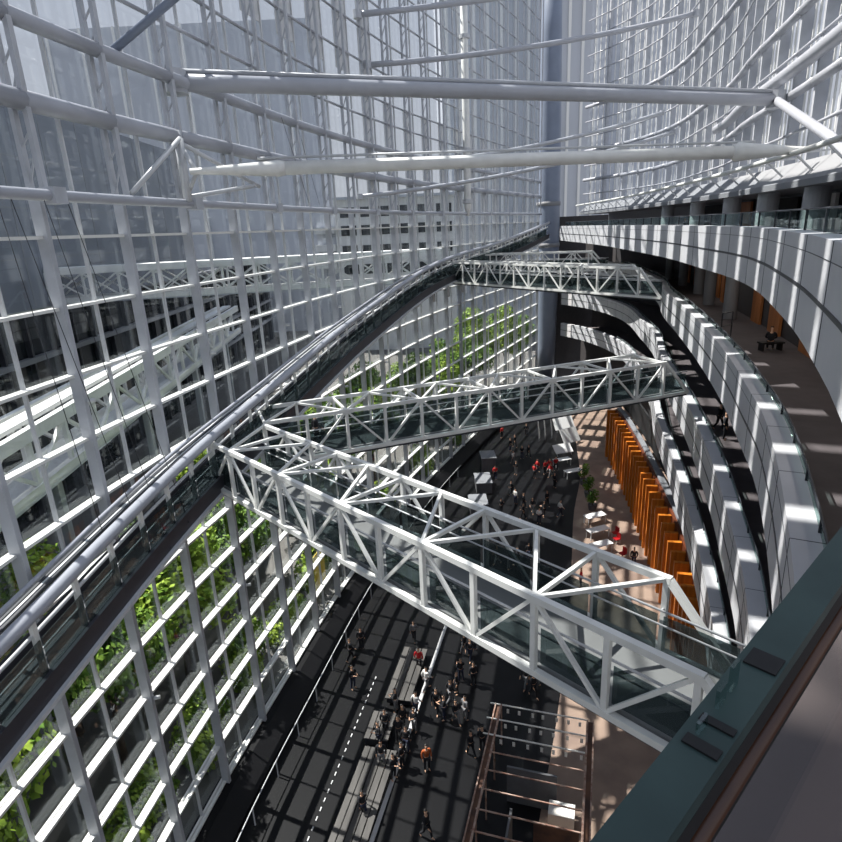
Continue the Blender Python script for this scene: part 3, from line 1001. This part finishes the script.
# desk and seat in the shaded corridor
t = thing('information_stand', 'thin framed notice stand in the shaded corridor of the upper white parapet', 'stand', (16.4, 32.1, 18.55))
for dx in (0, .8):
    MB().bar((16.4 + dx, 32.1 + dx * .6, 18.55), (16.4 + dx, 32.1 + dx * .6, 20.0), .05).build('leg', M['dark'], t)
MB().bar((16.4, 32.1, 20.0), (17.2, 32.58, 20.0), .05).build('top_rail', M['dark'], t)
MB().bar((16.4, 32.1, 19.3), (17.2, 32.58, 19.3), .04).build('lower_rail', M['dark'], t)
tb = thing('bench', 'dark bench under the seated visitor in the shaded corridor', 'bench', (17.3, 29.0, 18.55))
MB().box(16.8, 17.9, 28.75, 29.25, 18.9, 18.98).build('seat', M['black'], tb)
for x in (16.9, 17.8):
    MB().box(x - .04, x + .04, 28.8, 29.2, 18.55, 18.9).build('leg', M['black'], tb)


# ------------------------------------------------------------------ people
def skin_mesh(name, verts, edges, radii, m, root=0):
    me = bpy.data.meshes.new(name + '_cage')
    me.from_pydata(verts, edges, [])
    ob = bpy.data.objects.new(name + '_cage', me)
    COL.objects.link(ob)
    md = ob.modifiers.new('skin', 'SKIN')
    for i, r in enumerate(radii):
        sv = me.skin_vertices[0].data[i]
        sv.radius = r if isinstance(r, tuple) else (r, r)
        sv.use_root = (i == root)
    sb = ob.modifiers.new('sub', 'SUBSURF')
    sb.levels = sb.render_levels = 1
    dg = bpy.context.evaluated_depsgraph_get()
    dg.update()
    out = bpy.data.meshes.new_from_object(ob.evaluated_get(dg))
    out.name = name
    out.materials.clear()
    out.materials.append(m)
    for p in out.polygons:
        p.use_smooth = True
    bpy.data.objects.remove(ob)
    return out


def pose(kind):
    """joint positions for a 1.6 m figure facing -Y"""
    J = {'pel': (0, 0, .84), 'chest': (0, -.01, 1.12), 'neck': (0, 0, 1.34), 'head0': (0, -.01, 1.42), 'head1': (0, -.015, 1.55),
         'hl': (.085, 0, .80), 'hr': (-.085, 0, .80), 'sl': (.17, 0, 1.27), 'sr': (-.17, 0, 1.27)}
    if kind == 'stand':
        J.update(kl=(.1, -.01, .45), kr=(-.1, -.01, .45), al=(.1, .02, .07), ar=(-.1, .02, .07), tl=(.12, -.13, .035), tr=(-.12, -.13, .035),
                 el=(.23, .02, 1.02), er=(-.23, .02, 1.02), wl=(.22, -.06, .8), wr=(-.22, -.06, .8))
    elif kind == 'walk':
        J.update(kl=(.09, -.14, .46), kr=(-.09, .06, .45), al=(.09, -.2, .08), ar=(-.09, .3, .14), tl=(.1, -.36, .05), tr=(-.1, .2, .035),
                 el=(.22, .12, 1.04), er=(-.22, -.1, 1.03), wl=(.2, .1, .82), wr=(-.18, -.25, .86))
    elif kind == 'hold':
        J.update(kl=(.1, -.01, .45), kr=(-.11, .02, .45), al=(.1, .02, .07), ar=(-.13, .05, .07), tl=(.12, -.13, .035), tr=(-.16, -.1, .035),
                 el=(.23, -.02, 1.03), er=(-.23, -.02, 1.03), wl=(.1, -.25, 1.08), wr=(-.12, -.24, 1.05))
    else:
        J.update(pel=(0, 0, .48), chest=(0, -.02, .78), neck=(0, -.04, 1.0), head0=(0, -.06, 1.08), head1=(0, -.08, 1.21), hl=(.085, 0, .47), hr=(-.085, 0, .47), sl=(.17, -.03, .93), sr=(-.17, -.03, .93),
                 kl=(.12, -.42, .47), kr=(-.12, -.42, .46), al=(.12, -.44, .08), ar=(-.12, -.4, .08), tl=(.13, -.58, .035), tr=(-.13, -.54, .035),
                 el=(.23, -.1, .7), er=(-.23, -.1, .7), wl=(.12, -.32, .62), wr=(-.12, -.32, .62))
    return {k: Vector(v) for k, v in J.items()}


def person_meshes(kind):
    J = pose(kind)

    def chain(spec):
        names = list(dict.fromkeys(n for e in spec[0] for n in e))
        idx = {n: i for i, n in enumerate(names)}
        return [J[n] for n in names], [(idx[a], idx[b]) for a, b in spec[0]], [spec[1][n] for n in names]

    for s in 'lr':
        w, e = J['w' + s], J['e' + s]
        dv = (w - e).normalized()
        J['p' + s] = w + dv * .07
        sx = 1 if s == 'l' else -1
        for k in range(4):
            J['f%d%s' % (k, s)] = w + dv * .075 + Vector((0, (k - 1.5) * .018, 0))
            J['g%d%s' % (k, s)] = w + dv * (.14 + (.012, .02, .016, 0)[k]) + Vector((-.012 * sx, (k - 1.5) * .022, 0))
        J['h' + s] = w + dv * .06 + Vector((-.02 * sx, -.055, 0))
    E = [('pel', 'chest'), ('chest', 'neck'), ('neck', 'head0'), ('head0', 'head1')]
    Rr = {'pel': (.12, .09), 'chest': (.13, .09), 'neck': .05, 'head0': (.07, .08), 'head1': (.075, .09)}
    for s in 'lr':
        E += [('pel', 'h' + s + '_') if False else ('pel', 'h' + 'l' * 0 + s) if False else ('pel', 'q' + s), ('q' + s, 'k' + s), ('k' + s, 'a' + s), ('a' + s, 't' + s), ('chest', 's' + s), ('s' + s, 'e' + s), ('e' + s, 'w' + s), ('w' + s, 'p' + s)]
        J['q' + s] = J['h' + 'l'] if False else Vector((.085 if s == 'l' else -.085, J['pel'].y, J['pel'].z - .04))
        Rr.update({'q' + s: .075, 'k' + s: .05, 'a' + s: .035, 't' + s: (.035, .025), 's' + s: .05, 'e' + s: .036, 'w' + s: .026, 'p' + s: (.03, .018)})
        for k in range(4):
            E += [('p' + s, 'f%d%s' % (k, s)), ('f%d%s' % (k, s), 'g%d%s' % (k, s))]
            Rr.update({'f%d%s' % (k, s): .009, 'g%d%s' % (k, s): .007})
        J['h' + s + 'x'] = J['h' + s]
        E += [('w' + s, 'h' + s + 'x')]
        Rr['h' + s + 'x'] = .009
    body = skin_mesh('body', *chain((E, Rr)), M['skin'])
    E2 = [('pel', 'chest'), ('chest', 'nk')]
    J['nk'] = J['neck'] - Vector((0, 0, .03))
    R2 = {'pel': (.145, .115), 'chest': (.155, .115), 'nk': .075}
    for s in 'lr':
        J['c' + s] = J['e' + s].lerp(J['w' + s], .9)
        E2 += [('chest', 's' + s), ('s' + s, 'e' + s), ('e' + s, 'c' + s)]
        R2.update({'s' + s: .07, 'e' + s: .052, 'c' + s: .042})
    jacket = skin_mesh('jacket', *chain((E2, R2)), M['cloth_dark'])
    E3, R3 = [], {'pel': (.13, .105)}
    for s in 'lr':
        E3 += [('pel', 'q' + s), ('q' + s, 'k' + s), ('k' + s, 'a' + s)]
        R3.update({'q' + s: .09, 'k' + s: .066, 'a' + s: .052})
    trousers = skin_mesh('trousers', *chain((E3, R3)), M['cloth_dark'])
    J['ha'] = J['head0'].lerp(J['head1'], .55) + Vector((0, .03, .02))
    J['hb'] = J['head1'] + Vector((0, .01, .03))
    hair = skin_mesh('hair', *chain(([('ha', 'hb')], {'ha': (.085, .085), 'hb': (.085, .09)})), M['hair'])
    face = MB()
    hd = J['head0'].lerp(J['head1'], .5)
    face.obox(hd + Vector((0, -.1, 0)), (.012, 0, 0), (0, .014, 0), (0, 0, .02))
    for sx in (-1, 1):
        face.obox(hd + Vector((.03 * sx, -.086, .025)), (.012, 0, 0), (0, .006, 0), (0, 0, .006))
    face.obox(hd + Vector((0, -.086, -.04)), (.02, 0, 0), (0, .006, 0), (0, 0, .005))
    return body, jacket, trousers, hair, face.mesh('face', M['hair'])


PM = {k: person_meshes(k) for k in ('stand', 'walk', 'hold', 'sit')}
_cl = {}


def cloth(me, c):
    key = (me.name, c)
    if key not in _cl:
        m = me.copy()
        m.materials.clear()
        m.materials.append(M['cloth_' + c])
        _cl[key] = m
    return _cl[key]


def person(x, y, z, c, kind, rz, label, grp=None, c2='dark', h=1.0):
    body, jac, tro, hair, face = PM[kind]
    r = bpy.data.objects.new('person', body)
    COL.objects.link(r)
    r.location, r.rotation_euler, r.scale = (x, y, z), (0, 0, rz), (h, h, h)
    tag(r, label, 'person', grp)
    for nm, me in (('jacket', cloth(jac, c)), ('trousers', cloth(tro, c2)), ('hair', hair), ('face', face)):
        o = bpy.data.objects.new(nm, me)
        o.parent = r
        COL.objects.link(o)


PPL = [('orange', -0.5, 22.6), ('dark', -0.6, 19.2), ('dark', 2.3, 23.6), ('dark', 1.7, 23.3), ('dark', 2.3, 28.1), ('dark', 2.0, 30.7), ('dark', 2.6, 31.2), ('dark', 2.3, 30.2), ('dark', 1.3, 27.5), ('dark', 0.9, 26.8), ('dark', 0.5, 25.7), ('dark', 1.1, 25.4), ('grey', 1.6, 25.6), ('dark', 0.1, 26.2), ('dark', 1.6, 28.5), ('white', -0.4, 27.9), ('red', -0.8, 29.5), ('grey', -1.1, 32.2), ('dark', -2.1, 26.4), ('white', -1.0, 26.1), ('dark', -2.6, 24.9), ('dark', -1.9, 24.4), ('dark', -1.7, 25.2), ('dark', -1.1, 25.0), ('dark', -1.5, 23.7), ('dark', -2.9, 24.1), ('dark', -2.7, 22.9), ('dark', -2.1, 22.2), ('dark', -1.7, 22.8), ('dark', -3.4, 20.3), ('dark', -4.6, 28.3), ('dark', -5.0, 30.7), ('dark', -4.4, 31.7), ('dark', 5.2, 27.7), ('dark', 5.9, 27.9), ('dark', 5.5, 27.0), ('dark', 13.0, 70.4), ('dark', 10.9, 66.4), ('dark', 11.1, 62.6), ('dark', 11.9, 62.9), ('dark', 10.2, 65.3), ('white', 9.9, 61.3), ('dark', 9.7, 58.2), ('dark', 8.4, 53.3), ('white', 8.5, 51.3), ('dark', 8.7, 48.2), ('white', 9.9, 47.2), ('dark', 11.3, 50.5), ('dark', 12.9, 54.5), ('white', 12.0, 48.3), ('red', 11.4, 57.1), ('red', 12.0, 58.4), ('red', 12.7, 58.0), ('red', 13.3, 58.5), ('red', 14.0, 58.7), ('red', 13.1, 57.2), ('red', 10.9, 37.3), ('dark', 15.5, 39.6), ('dark', 6.9, 49.5), ('red', 7.4, 57.3), ('red', 9.9, 69.9), ('dark', 6.9, 40.5), ('dark', 6.2, 40.1), ('dark', 5.4, 40.9), ('dark', 7.9, 41.3), ('dark', 9.7, 49.2), ('dark', 10.6, 48.4), ('dark', 9.1, 50.4)]
for i, (c, x, y) in enumerate(PPL):
    kind = ('stand', 'walk', 'hold', 'walk')[i % 4]
    if 20 <= i <= 28:
        kind = 'hold' if i % 2 else 'stand'
    rz = random.uniform(0, 6.28)
    g = None
    if c == 'dark':
        if x < -3.2 and y > 28:
            lab, g = 'visitor in dark clothes in the deep shade beside the black plinth', 'visitors in deep shade by the plinth'
        elif x < -1.0 and y < 27:
            lab, g = 'visitor in dark clothes gathered around the slatted benches', 'dark dressed visitors at the benches'
        elif i == 1:
            lab = 'lone visitor in dark clothes closest to the camera on the floor line side'
        elif i in (2, 3):
            lab, g = 'visitor in dark clothes beside the rusty booth rail', 'pair of visitors beside the booth'
        elif i in (33, 34, 35):
            lab, g = 'visitor in dark clothes at the far end of the rusty booth', 'visitors at the end of the booth'
        elif y < 33:
            lab, g = 'visitor in dark clothes standing in line between floor line and booth', 'dark dressed visitors beside the floor line'
        elif i == 57:
            lab = 'lone visitor in dark clothes on the striped sunlit floor by the fins'
        elif y < 45:
            lab, g = 'visitor in dark clothes seen through the closest truss bridge', 'visitors seen through the bridge'
        else:
            lab, g = 'visitor in dark clothes walking on the distant grey hall floor', 'dark dressed visitors on the distant floor'
    elif c == 'red':
        if 50 <= i <= 55:
            lab, g = 'visitor in a red top in the crowd by the white table', 'red dressed crowd'
        else:
            lab = {16: 'visitor in a red jacket beside the slatted bench', 56: 'visitor in a red top seen through the closest truss bridge', 59: 'visitor in a red top beside the grey counters', 60: 'visitor in a red top farthest away on the hall floor'}[i]
    else:
        lab = {0: 'visitor in an orange brown jacket on the dark hall floor', 12: 'visitor in grey beside the line of dark dressed visitors', 15: 'visitor in white beside the floor line near the bench', 17: 'visitor in grey at the far end of the slatted bench', 19: 'visitor in white next to the gathering at the benches',
               41: 'visitor in white among distant dark dressed walkers', 44: 'visitor in white walking near the grey counters', 46: 'visitor in white seen just above the closest bridge', 49: 'visitor in white at the edge of the sunlit floor stripes'}[i]
    person(x, y, 0.012 if x > interp(BALC, y) - 6.2 else 0, c, kind, rz, lab, g, random.choice(['dark', 'dark', 'navy', 'grey']), random.uniform(.98, 1.06))
person(17.3, 28.95, 18.5, 'dark', 'sit', 2.6, 'seated visitor in dark clothes in the shaded corridor', h=1.0)
person(16.45, 31.3, 13.65, 'dark', 'walk', .4, 'visitor in dark clothes walking behind the second parapet, farther from the camera')
person(16.0, 29.8, 13.65, 'dark', 'stand', 1.0, 'visitor in dark clothes behind the second parapet, closer to the camera')
person(-4.6, 24.9, 16.11, 'dark', 'walk', 1.9, 'visitor in dark clothes walking on the bridge near its ramp end')
person(20.2, 46.5, 23.4, 'dark', 'stand', 1.2, 'visitor in dark clothes standing behind the glass at eye level')

# ------------------------------------------------------------------ outside: plaza, trees, buildings
mb = MB()
mb.box(-190, -1, -60, 260, -.6, -.05)
mb.v = [(x if x < -2 else (-14.6 if y < 0 else 60), y, z) for x, y, z in mb.v]
struct('ground', mb, M['paving'])
blobsA = [(0, 0, 7.4, 2.5), (1.7, .6, 6.6, 1.9), (-1.6, -.6, 6.5, 2.0), (.3, -1.8, 6.0, 1.8), (-.5, 1.8, 5.9, 1.9), (0, 0, 9.3, 1.7), (.9, -1.2, 8.4, 1.4)]
blobsB = [(0, 0, 6.8, 2.3), (1.5, -.8, 7.8, 1.8), (-1.7, .5, 7.3, 1.9), (.2, 1.9, 6.4, 1.7), (-.4, -1.9, 6.6, 1.9), (.5, .4, 9.0, 1.6)]
FA = foliage_mesh('foliage_round', blobsA, 6500, .19, M['leaf'], 5)
FB = foliage_mesh('foliage_broad', blobsB, 6500, .19, M['leaf2'], 6)
tk = MB()
tk.tube([(0, 0, -.05), (.05, 0, 2.0), (0, .1, 4.5), (0, 0, 7.0)], 0, 8, [.24, .18, .14, .06])
for a in range(5):
    th = a * 1.257
    tk.tube([(0, .05, 3.6 + a * .3), (math.cos(th) * 1.3, math.sin(th) * 1.3, 5.8 + a * .3)], 0, 6, [.09, .04])
TK = tk.mesh('trunk', M['bark'], True)
spots = []
for k, y in enumerate([3, 9.5, 16, 22.5, 29, 36, 43, 50.5, 58, 66, 75, 85, 96, 106]):
    spots.append((gx(y) - 5.4 - (k % 3) * .5, y + (k % 2) * .6, k))
for k, y in enumerate([6, 13, 19.5, 26, 33, 40, 47.5, 55, 63, 72, 83, 95]):
    spots.append((gx(y) - 9.6 - (k % 2) * .6, y, k + 1))
for x, y, k in spots:
    t = thing('tree', 'leafy green plaza tree standing outside the tall glass wall', 'tree', (x, y, 0), 'plaza trees outside the glass')
    for nm, me in (('foliage', FA if k % 2 == 0 else FB), ('trunk', TK)):
        o = bpy.data.objects.new(nm, me)
        o.parent = t
        COL.objects.link(o)
    t.rotation_euler = (0, 0, k * 1.9)
    s = .85 + .2 * ((k * 7) % 5) / 4
    t.scale = (s, s, s * (1.05 if k % 3 else 1.15))
bush = foliage_mesh('foliage_low', [(0, 0, 1.0, 1.1), (.9, .7, .9, .9), (-.8, -.9, .8, .9), (.2, 1.7, .8, .9), (-.1, -1.9, .9, .9)], 2600, .15, M['leaf'], 9)
for k, y in enumerate([5, 10.5, 15, 20.5, 25, 30, 34.5, 40, 46, 53, 61, 70, 79]):
    t = thing('shrub', 'low leafy green shrub at the foot of the plaza trees outside the glass', 'shrub', (gx(y) - 2.9 - (k % 2) * .3, y, -.05), 'low shrubs outside the glass')
    o = bpy.data.objects.new('foliage', bush)
    o.parent = t
    COL.objects.link(o)
    t.rotation_euler = (0, 0, k * 1.3 % .6)
    t.scale = (.9, 1, 1 + .4 * (k % 3))
hall = thing('building', 'grey clad hall building with dark glazing beyond the trees', 'building', (-36, 20, -.05))
HD = Vector((0, 1, 0))
HN = Vector((1, 0, 0))
ho = Vector((-36, -40, 0))
HL = 142


def hbox(s0, s1, o0, o1, z0, z1):
    m = MB()
    m.obox(ho + HD * (s0 + s1) / 2 + HN * (o0 + o1) / 2 + up * (z0 + z1) / 2, HD * (s1 - s0) / 2, HN * (o1 - o0) / 2, up * (z1 - z0) / 2)
    return m


hbox(0, HL, -22, 0, 19.5, 38).build('upper_wall', M['ext_panel'], hall)
hbox(0, HL + 55, -22, -1.2, -.05, 19.5).build('glazed_storeys', M['ext_dark'], hall)
for z in (5, 9.5, 14.5, 19.2):
    hbox(0, HL + 55, -1.25, -.5, z, z + .5).build('floor_edge', M['soffit'], hall)
for k in range(21):
    hbox(k * 7, k * 7 + .18, 0, .03, 19.6, 37.9).build('panel_joint', M['soffit'], hall)
for z in (24, 28.5, 33):
    hbox(0, HL, 0, .025, z, z + .1).build('panel_joint', M['soffit'], hall)
for k in range(49):
    hbox(k * 4 + 1, k * 4 + 1.3, -1.2, -.7, -.05, 19.5).build('post', M['dark'], hall)
# stair flight seen through the dark glazing
o = MB()
o.bar(ho + HD * 40 + HN * .3 + up * 11, ho + HD * 66 + HN * .3 + up * 19, .6, 1.6)
o.build('stair_flight', M['ext_panel'], hall)
# white steel canopy bridge outside
cb = thing('canopy_walkway', 'white steel canopy walkway with braced sides outside the glass wall', 'walkway', (-21, 30, 10))
co, cd = Vector((-20.5, -6, 0)), Vector((-.08, .997, 0)).normalized()
cn = Vector((cd.y, -cd.x, 0))
CL = 92
for s in (0, 2.6):
    for z, w in ((12.6, .5), (15.6, .7)):
        MB().bar(co + cn * s + up * z, co + cn * s + cd * CL + up * z, .4, w).build('chord', M['ext_white'], cb)
    for k in range(23):
        q = co + cn * s + cd * 4 * k
        MB().bar(q + up * 12.6, q + up * 15.6, .25).build('post', M['ext_white'], cb)
        if k < 22:
            MB().bar(q + up * (12.8 if k % 2 else 15.4), q + cd * 4 + up * (15.4 if k % 2 else 12.8), .2).build('diagonal', M['ext_white'], cb)
m = MB()
m.obox(co + cn * 1.3 + cd * CL / 2 + up * 15.9, cd * CL / 2, cn * .5, up * .12)
m.build('roof', M['ext_white'], cb)
m = MB()
m.obox(co + cn * 1.3 + cd * CL / 2 + up * 12.3, cd * CL / 2, cn * 1.5, up * .12)
m.build('deck', M['ext_grey'], cb)
for k in range(6):
    q = co + cn * 1.3 + cd * (8 + 16 * k)
    MB().bar(q - up * .05, q + up * 12.3, .5).build('leg', M['ext_grey'], cb)
lk = thing('link_bridge', 'white cross braced link bridge outside, between the grey hall and the glass wall', 'footbridge', (-18, 62, 19.6))
la, lb = Vector((-35.9, 60.5, 0)), Vector((gx(66) - 1.2, 66.0, 0))
ld_ = (lb - la).normalized()
ln = Vector((-ld_.y, ld_.x, 0))
LL = (lb - la).length
for s_ in (0, 3.0):
    for z, w in ((19.9, .45), (22.6, .5)):
        MB().bar(la + ln * s_ + up * z, lb + ln * s_ + up * z, .3, w).build('chord', M['ext_white'], lk)
    for k in range(13):
        q = la + ln * s_ + ld_ * LL * k / 12
        MB().bar(q + up * 19.9, q + up * 22.6, .2).build('post', M['ext_white'], lk)
        if k < 12:
            q2 = la + ln * s_ + ld_ * LL * (k + 1) / 12
            MB().bar(q + up * 20.1, q2 + up * 22.4, .14).build('diagonal', M['ext_white'], lk)
            MB().bar(q + up * 22.4, q2 + up * 20.1, .14).build('diagonal', M['ext_white'], lk)
for z, m_ in ((22.9, 'ext_white'), (19.65, 'ext_grey')):
    mb = MB()
    mb.obox((la + lb) / 2 + ln * 1.5 + up * z, ld_ * LL / 2, ln * 1.6, up * .1)
    mb.build('roof' if z > 21 else 'deck', M[m_], lk)
# white block with dark windows and terraces
wb = thing('building', 'white building with rows of dark windows far beyond the glass wall', 'building', (-4, 136, -.05))
MB().box(-16, 9, 132, 145, -.05, 31.5).build('wall', M['ext_white'], wb)
for z in (16.5, 20.4, 24.4, 28.0):
    for k in range(6):
        x = -14.8 + k * 4.0
        f = MB().box(x, x + 3.2, 131.9, 132.05, z, z + 2.0).build('window', M['ext_dark'], wb)
MB().box(-17, 10, 131.0, 146, 31.5, 32.0).build('roof', M['ext_grey'], wb)
MB().box(-20, -16, 133, 144, -.05, 29).build('stair_tower', M['ext_grey'], wb)
for z in (18, 21.5, 25):
    MB().box(-20.4, -16.2, 131.5, 133, z, z + 1.3).build('balcony', M['ext_white'], wb)
# pale tower with vertical fins
tw = thing('building', 'pale grey office tower with vertical white fins rising behind the column', 'building', (26, 150, -.05))
MB().box(8, 78, 146, 175, -.05, 92).build('wall', M['ext_grey'], tw)
for k in range(24):
    x = 9.3 + k * 2.9
    MB().box(x - .28, x + .28, 145.5, 146.02, 10, 92).build('fin', M['ext_white'], tw)
tw2 = thing('building', 'broad pale glass office block beyond the plaza', 'building', (-40, 170, -.05))
MB().box(-86, -22, 165, 190, -.05, 74).build('wall', M['ext_grey'], tw2)
for k in range(8):
    MB().box(-85 + k * 8, -84.4 + k * 8, 164.6, 165.02, 4, 74).build('fin', M['ext_white'], tw2)
# yellow banners in the plaza
for k, (y, z) in enumerate([(37.0, 2.2), (40.5, 2.4), (44.0, 2.6)]):
    x = gx(y) - 1.3
    t = thing('banner', ['yellow banner outside the glass closest to the bridge', 'yellow banner outside the glass, middle one of three', 'yellow banner outside the glass farthest along the plinth'][k], 'banner', (x, y, -.05))
    MB().obox((x, y, z + .6), (.02, 0, 0), (.2, .9, 0), (0, 0, 1.3)).build('cloth', M['yellow'], t)
    MB().bar((x - .03, y - .0, -.05), (x - .03, y, z + 1.9), .06).build('pole', M['frame'], t)
# low rail along the plinth
lr = thing('plinth_rail', 'thin pale steel rail running along the black plinth', 'rail', (gx(10) + 2, 10, 0))
pth = path_of(GLASS, 10, 60, 1.5, 0, 2.0)
MB().tube([(x, y, 1.0) for x, y, z in pth], .032, 6).build('handrail', M['frame'], lr, True)
for p, d in along(pth, 2.5, .5):
    MB().bar(p, p + up * 1.0, .05).build('post', M['frame'], lr)
